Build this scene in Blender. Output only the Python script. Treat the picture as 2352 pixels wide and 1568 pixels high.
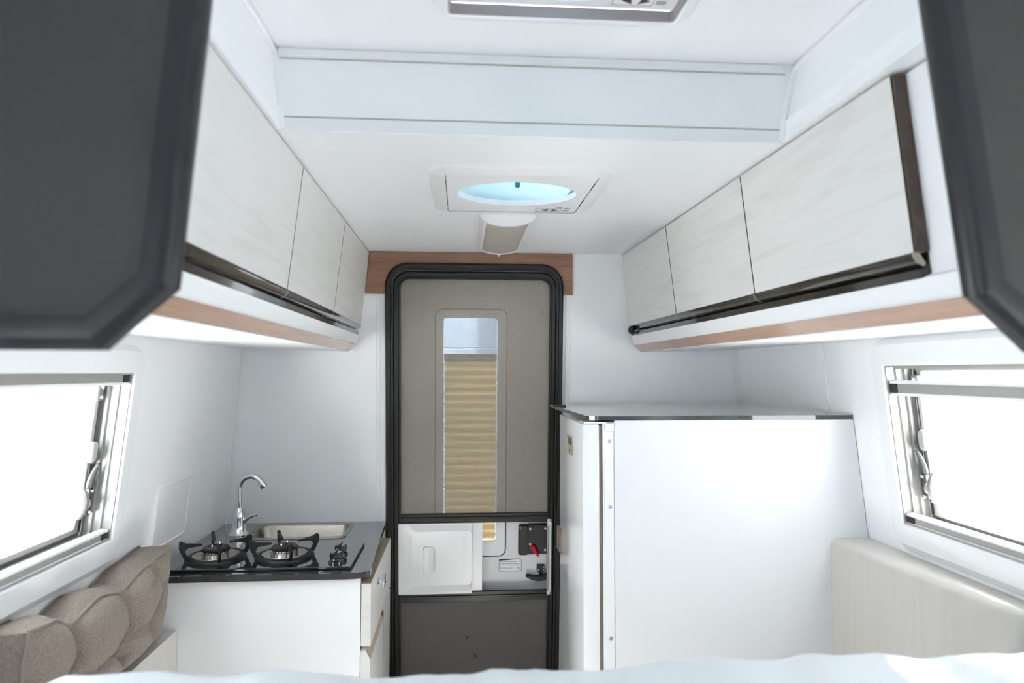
import bpy, bmesh, math, random
from mathutils import Vector, Matrix, noise as mnoise

for o in list(bpy.data.objects):
    bpy.data.objects.remove(o)
SC = bpy.context.scene
COL = SC.collection
R = math.radians
random.seed(4)

# ------------------------------------------------------------------ camera
cd = bpy.data.cameras.new('camera')
cd.sensor_width = 36.0
cd.lens = 24.0
cd.clip_start = 0.02
cd.dof.use_dof = True
cd.dof.focus_distance = 2.25
cd.dof.aperture_fstop = 3.2
cam = bpy.data.objects.new('camera', cd)
cam.location = (0, 0, 1.45)
cam.rotation_euler = (R(90 + 2.586), 0, R(-4.231))
COL.objects.link(cam)
SC.camera = cam

# ------------------------------------------------------------------ world: bright overcast sky
wd = bpy.data.worlds.new('overcast_sky')
SC.world = wd
wd.use_nodes = True
bgn = wd.node_tree.nodes['Background']
bgn.inputs[0].default_value = (0.92, 0.96, 1.0, 1)
bgn.inputs[1].default_value = 3.7

# high hazy sun on the fridge side, falling through the side window onto the floor
sd = bpy.data.lights.new('sun', 'SUN')
sd.energy = 36.0
sd.angle = R(3)
sd.color = (1.0, .985, .96)
sun = bpy.data.objects.new('sun', sd)
sun.rotation_euler = Vector((-1.05, .22, -1.25)).to_track_quat('-Z', 'Y').to_euler()
COL.objects.link(sun)

# ------------------------------------------------------------------ exposure
vs = SC.view_settings
vs.view_transform = 'Standard'
vs.look = 'None'
vs.gamma = 1.0
vs.use_curve_mapping = False
vs.exposure = 1.38
SC.cycles.max_bounces = 14
SC.cycles.diffuse_bounces = 10
SC.cycles.glossy_bounces = 6
SC.cycles.transparent_max_bounces = 16
SC.cycles.transmission_bounces = 8
SC.cycles.sample_clamp_indirect = 8.0
SC.cycles.use_denoising = True

# ------------------------------------------------------------------ materials
def nt(name):
    m = bpy.data.materials.new(name)
    m.use_nodes = True
    t = m.node_tree
    return m, t, t.nodes['Principled BSDF']

def bump(t, b, scale=200, strength=.1, dist=.002, vec=None):
    tc = t.nodes.new('ShaderNodeTexCoord')
    n = t.nodes.new('ShaderNodeTexNoise'); n.inputs['Scale'].default_value = scale
    n.inputs['Detail'].default_value = 4
    t.links.new(tc.outputs['Object'], n.inputs['Vector'])
    bp = t.nodes.new('ShaderNodeBump'); bp.inputs['Strength'].default_value = strength
    bp.inputs['Distance'].default_value = dist
    t.links.new(n.outputs['Fac'], bp.inputs['Height'])
    t.links.new(bp.outputs['Normal'], b.inputs['Normal'])

def mat(name, col, rough=.5, metal=0, spec=.5, coat=0, var=0, vscale=8, bmp=0, bscale=200, coat_rough=.05):
    m, t, b = nt(name)
    b.inputs['Base Color'].default_value = (*col, 1)
    b.inputs['Roughness'].default_value = rough
    b.inputs['Metallic'].default_value = metal
    b.inputs['Specular IOR Level'].default_value = spec
    b.inputs['Coat Weight'].default_value = coat
    b.inputs['Coat Roughness'].default_value = coat_rough
    if var:
        tc = t.nodes.new('ShaderNodeTexCoord')
        n = t.nodes.new('ShaderNodeTexNoise'); n.inputs['Scale'].default_value = vscale
        n.inputs['Detail'].default_value = 5
        t.links.new(tc.outputs['Object'], n.inputs['Vector'])
        cr = t.nodes.new('ShaderNodeValToRGB')
        cr.color_ramp.elements[0].position = .3; cr.color_ramp.elements[1].position = .7
        cr.color_ramp.elements[0].color = (*[c * (1 - var) for c in col], 1)
        cr.color_ramp.elements[1].color = (*[min(1, c * (1 + var)) for c in col], 1)
        t.links.new(n.outputs['Fac'], cr.inputs['Fac'])
        t.links.new(cr.outputs['Color'], b.inputs['Base Color'])
    if bmp:
        bump(t, b, bscale, bmp)
    return m

def wood(name, c0, c1, scale, rough=.35, coat=0, contrast=(.35, .65), dist=2.5, detail=6, wave=None, coat_rough=.08):
    m, t, b = nt(name)
    tc = t.nodes.new('ShaderNodeTexCoord')
    mp = t.nodes.new('ShaderNodeMapping'); mp.inputs['Scale'].default_value = scale
    t.links.new(tc.outputs['Object'], mp.inputs['Vector'])
    if wave:
        n = t.nodes.new('ShaderNodeTexWave'); n.wave_type = 'RINGS'; n.rings_direction = 'Y'
        n.inputs['Scale'].default_value = wave; n.inputs['Distortion'].default_value = dist
        n.inputs['Detail'].default_value = 3; n.inputs['Detail Scale'].default_value = .8
        n.inputs['Detail Roughness'].default_value = .55
    else:
        n = t.nodes.new('ShaderNodeTexNoise'); n.inputs['Scale'].default_value = 1
        n.inputs['Detail'].default_value = detail; n.inputs['Distortion'].default_value = dist * .2
    t.links.new(mp.outputs['Vector'], n.inputs['Vector'])
    n2 = t.nodes.new('ShaderNodeTexNoise'); n2.inputs['Scale'].default_value = 6; n2.inputs['Detail'].default_value = 8
    t.links.new(mp.outputs['Vector'], n2.inputs['Vector'])
    mx = t.nodes.new('ShaderNodeMix'); mx.data_type = 'FLOAT'
    mx.inputs[0].default_value = .45
    t.links.new(n.outputs['Fac'], mx.inputs[2]); t.links.new(n2.outputs['Fac'], mx.inputs[3])
    cr = t.nodes.new('ShaderNodeValToRGB')
    cr.color_ramp.elements[0].position = contrast[0]; cr.color_ramp.elements[1].position = contrast[1]
    cr.color_ramp.elements[0].color = (*c0, 1); cr.color_ramp.elements[1].color = (*c1, 1)
    t.links.new(mx.outputs[0], cr.inputs['Fac'])
    t.links.new(cr.outputs['Color'], b.inputs['Base Color'])
    b.inputs['Roughness'].default_value = rough
    b.inputs['Coat Weight'].default_value = coat
    b.inputs['Coat Roughness'].default_value = coat_rough
    return m

def glassy(name, col, mixglass=.12, rough=.02):
    m, t, b = nt(name)
    out = t.nodes['Material Output']
    tr = t.nodes.new('ShaderNodeBsdfTransparent'); tr.inputs[0].default_value = (*col, 1)
    gl = t.nodes.new('ShaderNodeBsdfGlossy'); gl.inputs['Roughness'].default_value = rough
    mx = t.nodes.new('ShaderNodeMixShader'); mx.inputs[0].default_value = mixglass
    t.links.new(tr.outputs[0], mx.inputs[1]); t.links.new(gl.outputs[0], mx.inputs[2])
    t.links.new(mx.outputs[0], out.inputs['Surface'])
    return m

def meshnet(name, col, cover):
    m, t, b = nt(name)
    out = t.nodes['Material Output']
    tr = t.nodes.new('ShaderNodeBsdfTransparent')
    df = t.nodes.new('ShaderNodeBsdfDiffuse'); df.inputs[0].default_value = (*col, 1)
    tc = t.nodes.new('ShaderNodeTexCoord')
    n = t.nodes.new('ShaderNodeTexNoise'); n.inputs['Scale'].default_value = 420; n.inputs['Detail'].default_value = 2
    t.links.new(tc.outputs['Object'], n.inputs['Vector'])
    mr = t.nodes.new('ShaderNodeMapRange'); mr.inputs[1].default_value = .3; mr.inputs[2].default_value = .7
    mr.inputs[3].default_value = cover - .06; mr.inputs[4].default_value = cover + .06
    t.links.new(n.outputs['Fac'], mr.inputs[0])
    mx = t.nodes.new('ShaderNodeMixShader')
    t.links.new(mr.outputs[0], mx.inputs[0])
    t.links.new(tr.outputs[0], mx.inputs[1]); t.links.new(df.outputs[0], mx.inputs[2])
    t.links.new(mx.outputs[0], out.inputs['Surface'])
    return m

def translucent(name, col, tcol, fac=.5, trans=0.0):
    m, t, b = nt(name)
    out = t.nodes['Material Output']
    df = t.nodes.new('ShaderNodeBsdfDiffuse'); df.inputs[0].default_value = (*col, 1)
    tl = t.nodes.new('ShaderNodeBsdfTranslucent'); tl.inputs[0].default_value = (*tcol, 1)
    mx = t.nodes.new('ShaderNodeMixShader'); mx.inputs[0].default_value = fac
    t.links.new(df.outputs[0], mx.inputs[1]); t.links.new(tl.outputs[0], mx.inputs[2])
    last = mx
    if trans:
        tr = t.nodes.new('ShaderNodeBsdfTransparent'); tr.inputs[0].default_value = (*tcol, 1)
        m2 = t.nodes.new('ShaderNodeMixShader'); m2.inputs[0].default_value = trans
        t.links.new(mx.outputs[0], m2.inputs[1]); t.links.new(tr.outputs[0], m2.inputs[2])
        last = m2
    t.links.new(last.outputs[0], out.inputs['Surface'])
    return m

M = {}
M['wall'] = mat('white_wall_laminate', (.885, .895, .91), .38, bmp=.03, bscale=60)
M['ceil'] = mat('white_ceiling_panel', (.88, .89, .905), .5, bmp=.03, bscale=40)
M['trim'] = mat('white_trim_plastic', (.84, .85, .86), .35)
M['floor'] = wood('bounce_pale_vinyl', (.62, .61, .60), (.74, .73, .72), (4, 30, 4), .45)  # out of view, kept pale to bounce light up to the ceiling
M['doorwood'] = wood('pale_ash_laminate', (.655, .63, .595), (.735, .72, .70), (5.0, 1.1, 13.0), .42, 0, (.30, .50), 9.0, detail=3)
M['palewood'] = wood('pale_oak_laminate', (.52, .49, .45), (.58, .555, .52), (14, 14, .9), .28, .4, (.3, .7), 2)
M['brown'] = wood('brown_walnut_laminate', (.20, .098, .058), (.38, .205, .13), (4, 6, 120), .4, .1, (.3, .7), 1.5)
M['veneer'] = wood('brown_glossy_veneer', (.40, .235, .15), (.55, .35, .25), (40, 3, 40), .22, .35, (.3, .7), 1.5)
M['edgebrown'] = mat('dark_brown_edge_band', (.075, .05, .035), .45, var=.2, vscale=60)
M['beigeedge'] = mat('beige_edge_band', (.52, .42, .30), .4, var=.1, vscale=30)
M['channel'] = mat('dark_bronze_gloss_profile', (.045, .038, .028), .12, metal=.55, coat=.6)
M['channel_in'] = mat('black_profile_inside', (.015, .014, .012), .3)
M['black'] = mat('black_door_frame_plastic', (.009, .0085, .007), .36)
M['blackm'] = mat('black_matt_plastic', (.018, .018, .019), .45)
M['greyp'] = mat('dark_grey_panel_laminate', (.046, .042, .038), .6, var=.12, vscale=350)
M['greyt'] = mat('charcoal_rounded_edging', (.011, .0115, .013), .36, bmp=.02)
M['stone'] = mat('black_polished_worktop', (.030, .032, .034), .03, coat=1.0, var=.12, vscale=160, coat_rough=.02)
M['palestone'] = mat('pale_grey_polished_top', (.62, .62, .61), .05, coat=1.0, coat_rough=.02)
M['hobglass'] = mat('black_hob_glass', (.006, .007, .008), .03, coat=1.0)
M['iron'] = mat('black_cast_iron', (.006, .006, .0065), .42, bmp=.05, bscale=300)
M['steel'] = mat('brushed_stainless_steel', (.36, .335, .30), .27, metal=1, var=.08, vscale=20)
M['chrome'] = mat('polished_chrome', (.80, .81, .83), .06, metal=1)
M['alu'] = mat('pale_anodised_aluminium', (.40, .395, .375), .35, metal=.25)
M['alud'] = mat('grey_aluminium', (.10, .10, .095), .35, metal=.3)
M['white'] = mat('white_gloss_plastic', (.86, .86, .87), .28)
M['whitep'] = mat('white_laminate_panel', (.86, .87, .88), .5)
M['fridge'] = mat('white_enamel_fridge', (.84, .85, .87), .15, coat=.4)
M['gasket'] = mat('grey_brown_gasket', (.22, .18, .14), .6)
M['greyplas'] = mat('grey_plastic', (.22, .215, .21), .4)
M['pgrey'] = mat('pale_grey_plastic', (.42, .41, .40), .4)
M['red'] = mat('red_plastic', (.62, .01, .03), .3)
M['ink'] = mat('dark_print', (.03, .03, .03), .6)
M['inkg'] = mat('grey_print', (.34, .35, .37), .6)
M['plate'] = mat('champagne_badge', (.46, .43, .34), .35, metal=.3)
M['net'] = meshnet('grey_fly_screen', (.37, .34, .285), .46)
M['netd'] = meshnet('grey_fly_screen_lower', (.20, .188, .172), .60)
M['leaf'] = mat('white_door_skin', (.80, .81, .83), .42, bmp=.02)
M['leafgrey'] = mat('pale_window_trim', (.84, .85, .88), .4)
M['pleat'] = translucent('beige_pleated_blind', (.50, .38, .21), (.74, .52, .24), .38)
M['glass'] = glassy('clear_acrylic', (.97, .98, .98), .06)
M['dome'] = translucent('blue_tinted_dome', (.30, .40, .45), (.044, .066, .076), .4)
M['lens'] = translucent('beige_lamp_lens', (.58, .54, .49), (.6, .5, .4), .25)
M['fabric'] = mat('grey_brown_velour', (.25, .21, .178), .95, var=.25, vscale=260, bmp=.5, bscale=420)
M['piping'] = mat('grey_brown_piping', (.25, .22, .195), .9)
M['fabricd'] = mat('dark_brown_velour', (.10, .085, .072), .95, var=.25, vscale=120)
M['sheet'] = mat('white_film_sheet', (.82, .85, .88), .30, coat=.35, coat_rough=.2, bmp=.08, bscale=30)
M['ground'] = mat('pale_concrete', (.79, .80, .80), .9, var=.05, vscale=2)
M['mauve'] = mat('mauve_grey_plastic', (.34, .31, .32), .5)

def boardmat():
    m = wood('pale_blue_painted_board', (.12, .17, .235), (.235, .29, .36), (1.4, 1.4, 7), .7, 0, (.25, .6), 6, wave=6)
    return m
M['board'] = boardmat()
M['board_white'] = wood('white_painted_board', (.78, .79, .80), (.88, .89, .90), (1.4, 1.4, 7), .7, 0, (.25, .6), 6, wave=6)
M['board_grey'] = wood('bounce_dimmed_board', (.40, .42, .44), (.52, .54, .56), (1.4, 1.4, 7), .7, 0, (.25, .6), 6, wave=6)  # greyed to cut the sunlit bounce into the room
M['batten'] = mat('white_painted_batten', (.86, .87, .88), .6)

# ------------------------------------------------------------------ mesh helpers
class Frame:
    """maps (u, v, w) to a point; w is the inward normal of a wall"""
    def __init__(s, o, u, v, w):
        s.o, s.u, s.v, s.w = Vector(o), Vector(u), Vector(v), Vector(w).normalized()
    def __call__(s, a, b, c=0.0):
        return s.o + s.u * a + s.v * b + s.w * c

CAMZ = 1.45
W0 = Frame((0, 0, 0), (1, 0, 0), (0, 1, 0), (0, 0, 1))
FL = Frame((-.836, 0, CAMZ), (0, 1, 0), (.11, 0, 1), (1, 0, -.11))
FR = Frame((1.108, 0, CAMZ), (0, 1, 0), (-.11, 0, 1), (-1, 0, -.11))
FB = Frame((0, 2.661, CAMZ), (1, 0, 0), (0, -.105, 1), (0, -1, -.105))
def yb(z): return 2.661 - .105 * (z - CAMZ)
def xl(z): return -.836 + .11 * (z - CAMZ)
def xr(z): return 1.108 - .11 * (z - CAMZ)

def box(bm, u, v, w, F=W0, bev=0, seg=1):
    vs_ = [bm.verts.new(F(a, b, c)) for a in u for b in v for c in w]
    idx = [(0, 1, 3, 2), (4, 6, 7, 5), (0, 4, 5, 1), (2, 3, 7, 6), (0, 2, 6, 4), (1, 5, 7, 3)]
    fs = [bm.faces.new([vs_[i] for i in q]) for q in idx]
    if bev:
        es = list({e for f in fs for e in f.edges})
        bmesh.ops.bevel(bm, geom=es, offset=bev, segments=seg, affect='EDGES', profile=.5)
    return fs

def prism(bm, pts, a, b, put):
    """extrude polygon pts from a to b; put(p, t) gives the point"""
    A = [bm.verts.new(put(p, a)) for p in pts]
    B = [bm.verts.new(put(p, b)) for p in pts]
    n = len(pts)
    bm.faces.new(A); bm.faces.new(B[::-1])
    for i in range(n):
        bm.faces.new([A[i], A[(i + 1) % n], B[(i + 1) % n], B[i]])

def loft(bm, loops, cap0=False, cap1=False, closed=False):
    V = [[bm.verts.new(p) for p in lp] for lp in loops]
    n = len(V[0])
    m = len(V)
    for k in range(m if closed else m - 1):
        a, b = V[k], V[(k + 1) % m]
        for i in range(n):
            bm.faces.new([a[i], a[(i + 1) % n], b[(i + 1) % n], b[i]])
    if cap0: bm.faces.new(V[0])
    if cap1: bm.faces.new(V[-1][::-1])

def rrect(u0, u1, v0, v1, r, n=6):
    r = max(r, 1e-4)
    out = []
    for k, (cu, cv) in enumerate([(u1 - r, v1 - r), (u0 + r, v1 - r), (u0 + r, v0 + r), (u1 - r, v0 + r)]):
        for j in range(n + 1):
            a = math.pi / 2 * (k + j / n)
            out.append((cu + r * math.cos(a), cv + r * math.sin(a)))
    return out

def ell(cu, cv, ru, rv, n=6):
    N = 4 * (n + 1)
    return [(cu + ru * math.cos(2 * math.pi * (i + .5) / N), cv + rv * math.sin(2 * math.pi * (i + .5) / N)) for i in range(N)]

def LP(F, pts, w): return [F(a, b, w) for a, b in pts]

def ring(bm, F, outer, inner, w0, w1):
    loft(bm, [LP(F, outer, w0), LP(F, outer, w1), LP(F, inner, w1), LP(F, inner, w0)], closed=True)

def plate(bm, F, outline, w0, w1, bev=0):
    if bev:
        cu = sum(p[0] for p in outline) / len(outline); cv = sum(p[1] for p in outline) / len(outline)
        hu = max(abs(p[0] - cu) for p in outline); hv = max(abs(p[1] - cv) for p in outline)
        inn = [(cu + (p[0] - cu) * (1 - bev / hu), cv + (p[1] - cv) * (1 - bev / hv)) for p in outline]
        s = 1 if w1 > w0 else -1
        loft(bm, [LP(F, outline, w0), LP(F, outline, w1 - s * bev), LP(F, inn, w1)], True, True)
    else:
        loft(bm, [LP(F, outline, w0), LP(F, outline, w1)], True, True)

def tube(bm, pts, r, n=10, caps=True):
    pts = [Vector(p) for p in pts]
    rs = r if isinstance(r, (list, tuple)) else [r] * len(pts)
    loops = []
    up = None
    for i, p in enumerate(pts):
        d = (pts[min(i + 1, len(pts) - 1)] - pts[max(i - 1, 0)]).normalized()
        if up is None:
            up = d.orthogonal().normalized()
        up = (up - d * up.dot(d)).normalized()
        sd = d.cross(up)
        loops.append([p + (up * math.cos(2 * math.pi * k / n) + sd * math.sin(2 * math.pi * k / n)) * rs[i] for k in range(n)])
    loft(bm, loops, caps, caps)

def lathe(bm, prof, c, n=24, F=None):
    """prof: list of (radius, height); axis up from c"""
    F = F or Frame(c, (1, 0, 0), (0, 1, 0), (0, 0, 1))
    loops = [[F(r * math.cos(2 * math.pi * k / n), r * math.sin(2 * math.pi * k / n), h) for k in range(n)] for r, h in prof]
    loft(bm, loops, True, True)

def nb(): return bmesh.new()

def obj(name, bm, m, parent=None, smooth=False, angle=40):
    bmesh.ops.recalc_face_normals(bm, faces=bm.faces)
    me = bpy.data.meshes.new(name)
    bm.to_mesh(me); bm.free()
    return link(name, me, m, parent, smooth, angle)

def link(name, me, m, parent=None, smooth=False, angle=40):
    if m is not None and not me.materials:
        me.materials.append(m)
    if smooth:
        for p in me.polygons: p.use_smooth = True
        try: me.set_sharp_from_angle(angle=R(angle))
        except Exception: pass
    o = bpy.data.objects.new(name, me)
    COL.objects.link(o)
    if parent is not None:
        o.parent = parent
        o.location = -wloc(parent)
    return o

def wloc(o):
    v = o.location.copy()
    while o.parent:
        o = o.parent
        v += o.location
    return v

def thing(name, label, cat, loc=(0, 0, 0), group=None, kind=None):
    o = bpy.data.objects.new(name, None)
    o.empty_display_size = .05
    COL.objects.link(o); o.location = loc
    return tag(o, label, cat, group, kind)

def tag(o, label, cat, group=None, kind=None):
    o['label'] = label; o['category'] = cat
    if group: o['group'] = group
    if kind: o['kind'] = kind
    return o

def textmesh(body, size, F, u, v, w, m, parent, name='lettering', sx=1.0, depth=.0006):
    cu = bpy.data.curves.new(name, 'FONT')
    cu.body = body; cu.size = size; cu.align_x = 'CENTER'; cu.align_y = 'CENTER'; cu.extrude = depth
    t = bpy.data.objects.new(name, cu)
    COL.objects.link(t)
    bpy.context.view_layer.update()
    me = bpy.data.meshes.new_from_object(t.evaluated_get(bpy.context.evaluated_depsgraph_get()))
    bpy.data.objects.remove(t)
    me.name = name
    for vt in me.vertices:
        vt.co = F(u + vt.co.x * sx, v + vt.co.y, w + vt.co.z)
    me.materials.clear()
    return link(name, me, m, parent)

# ------------------------------------------------------------------ room shell
HC, HR = 1.91, 2.068          # lower and raised ceiling height
YF = -1.15                    # front wall behind the camera
STEP = 1.308

bm = nb(); box(bm, (-1.05, 1.32), (YF - .05, 2.86), (-.03, 0.0))
tag(obj('floor', bm, M['floor']), 'unseen vinyl plank floor of the camper, paled to bounce light', 'floor', kind='structure')

def grid_wall(F, us, vs_, holes, t):
    bm = nb()
    for i in range(len(us) - 1):
        for j in range(len(vs_) - 1):
            cu, cv = (us[i] + us[i + 1]) / 2, (vs_[j] + vs_[j + 1]) / 2
            if any(h[0] < cu < h[1] and h[2] < cv < h[3] for h in holes): continue
            box(bm, (us[i], us[i + 1]), (vs_[j], vs_[j + 1]), (-t, 0), F)
    bmesh.ops.remove_doubles(bm, verts=bm.verts, dist=1e-5)
    return bm

WL = (1.00, 1.79, -.415, -.001)       # left window opening: u0 u1 v0 v1
WR = (.98, 1.70, -.388, .018)
BW = (-.40, .02, -.22, .03)          # unseen windows added beside the bed for fill light
for nm, F, w, lab in (('wall_left', FL, WL, 'white laminate side wall leaning inwards behind the kitchen unit'),
                      ('wall_right', FR, WR, 'white laminate side wall leaning inwards beside the fridge')):
    us = sorted([YF, BW[0], BW[1], w[0], w[1], 2.83]); vv = sorted([-1.45, BW[2], w[2], w[3], BW[3], .66])
    tag(obj(nm, grid_wall(F, us, vv, [w, BW], .045), M['wall']), lab, 'wall', kind='structure')

DU0, DU1, DV1 = -.265, .370, .392    # door opening in the back wall
bm = grid_wall(FB, [-1.05, DU0, DU1, 1.30], [-1.45, DV1, .50], [(DU0, DU1, -1.5, DV1)], .045)
tag(obj('wall_back', bm, M['wall']), 'white rear wall around the black framed entrance door', 'wall', kind='structure')
bm = nb(); box(bm, (-1.05, 1.32), (YF - .05, YF), (0, 2.10))
tag(obj('wall_front', bm, M['wall']), 'white wall at the head of the bed', 'wall', kind='structure')

# ceilings with vent openings
VF = (.139, 1.712)     # far vent centre
VN = (.173, .955)      # near vent centre
bm = nb()
def slab(x0, x1, y0, y1, z0, z1, hole, hs):
    xs = [x0, hole[0] - hs, hole[0] + hs, x1]; ys = [y0, hole[1] - hs, hole[1] + hs, y1]
    for i in range(3):
        for j in range(3):
            if i == 1 and j == 1: continue
            box(bm, (xs[i], xs[i + 1]), (ys[j], ys[j + 1]), (z0, z1))
slab(-.95, 1.22, STEP, 2.70, HC, HC + .04, VF, .165)
box(bm, (-.95, -.345), (YF, STEP), (HC, HC + .04)); box(bm, (.642, 1.22), (YF, STEP), (HC, HC + .04))
slab(-.40, .71, YF, STEP + .05, HR, HR + .03, VN, .1995)
def lean(x0, x1):
    return lambda p, t: Vector((x0 + (x1 - x0) * (p[1] - HC) / (HR - HC) + p[0], t, p[1]))
prism(bm, [(.002, HC - .001), (.002, HR + .001), (-.03, HR + .001), (-.03, HC - .001)], YF, STEP, lean(-.345, -.362))
prism(bm, [(-.002, HC - .001), (-.002, HR + .001), (.03, HR + .001), (.03, HC - .001)], YF, STEP, lean(.640, .672))
box(bm, (-.40, .71), (STEP - .002, STEP + .03), (HC + .0005, HR + .001))
tag(obj('ceiling', bm, M['ceil']), 'white ceiling panel with a raised section over the bed', 'ceiling', kind='structure')
# step trims
bm = nb()
box(bm, (-.352, .652), (STEP - .006, STEP), (HC - .004, HC + .024), bev=.002)
tag(obj('trim_1', bm, M['trim']), 'white trim strip along the lower edge of the ceiling step', 'trim', kind='structure')
bm = nb()
tube(bm, [(-.342, STEP - .006, HC + .002), (-.348, STEP - .006, HC + .07), (-.357, STEP - .006, HR - .012), (-.358, STEP - .05, HR - .006), (-.358, YF, HR - .006)], .007, 8)
tag(obj('trim_2', bm, M['trim'], smooth=True), 'white corner bead of the raised ceiling on the kitchen side', 'trim', kind='structure')
bm = nb()
tube(bm, [(.637, STEP - .006, HC + .002), (.646, STEP - .006, HC + .07), (.666, STEP - .006, HR - .012), (.668, STEP - .05, HR - .006), (.668, YF, HR - .006)], .007, 8)
tag(obj('trim_3', bm, M['trim'], smooth=True), 'white corner bead of the raised ceiling on the fridge side', 'trim', kind='structure')
bm = nb(); box(bm, (-.352, .645), (STEP - .008, STEP), (HR - .018, HR), bev=.003)
tag(obj('trim_4', bm, M['trim']), 'white cove strip along the upper edge of the ceiling step', 'trim', kind='structure')
M['seal'] = mat('beige_line', (.52, .50, .455), .6)  # even beige for the thin lines along the ceiling step
for nm, z, lab in (('trim_11', HC + .0255, 'thin beige line above the lower step trim'), ('trim_12', HR - .0195, 'thin beige line under the upper step strip')):
    bm = nb(); box(bm, (-.345, .648), (STEP - .0045, STEP - .002), (z - .0009, z + .0009))
    tag(obj(nm, bm, M['seal']), lab, 'trim', kind='structure')
# wall joints
def strip(name, F, u, v0, v1, wd_, lab, m='trim', t=.003):
    bm = nb(); box(bm, (u - wd_ / 2, u + wd_ / 2), (v0, v1), (0, t), F, bev=.001)
    return tag(obj(name, bm, M[m]), lab, 'trim', kind='structure')
bm = nb(); tube(bm, [(xl(z) + .004, yb(z) - .004, z) for z in (.75, 1.2, 1.62)], .006, 8)
tag(obj('trim_5', bm, M['trim'], smooth=True), 'white bead in the wall corner behind the tap', 'trim', kind='structure')
bm = nb(); prism(bm, [(0, .003), (.028, .003), (.028, -.025)], 1.2, 1.62, lambda p, z: Vector((xr(z) - .028 + p[0], yb(z) - p[1] - .028 + .025 , z)))
tag(obj('trim_6', bm, M['trim']), 'white cove in the wall corner above the fridge top', 'trim', kind='structure')
strip('trim_7', FR, 2.010, -.14, .17, .006, 'thin white joint strip on the side wall above the fridge')
strip('trim_8', FB, -.318, -1.45, .30, .016, 'white cover strip beside the door on the kitchen side')
strip('trim_9', FB, .414, -1.45, .30, .016, 'white cover strip beside the door on the fridge side')

# walnut board over the door
bm = nb()
o_ = [(-.366, .300), (-.280, .300)]
for k in range(9):
    a = math.pi - math.pi / 2 * k / 8
    o_.append((-.280 + .078 + .078 * math.cos(a), .408 - .078 + .078 * math.sin(a)))
for k in range(9):
    a = math.pi / 2 - math.pi / 2 * k / 8
    o_.append((.383 - .078 + .078 * math.cos(a), .408 - .078 + .078 * math.sin(a)))
o_ += [(.383, .300), (.430, .300), (.428, .458), (-.340, .458), (-.348, .452), (-.351, .444)]
prism(bm, o_, .0005, .010, lambda p, t: FB(p[0], p[1], t))
tag(obj('header_board', bm, M['brown']), 'brown walnut board above the entrance door under the ceiling', 'board')

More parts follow.
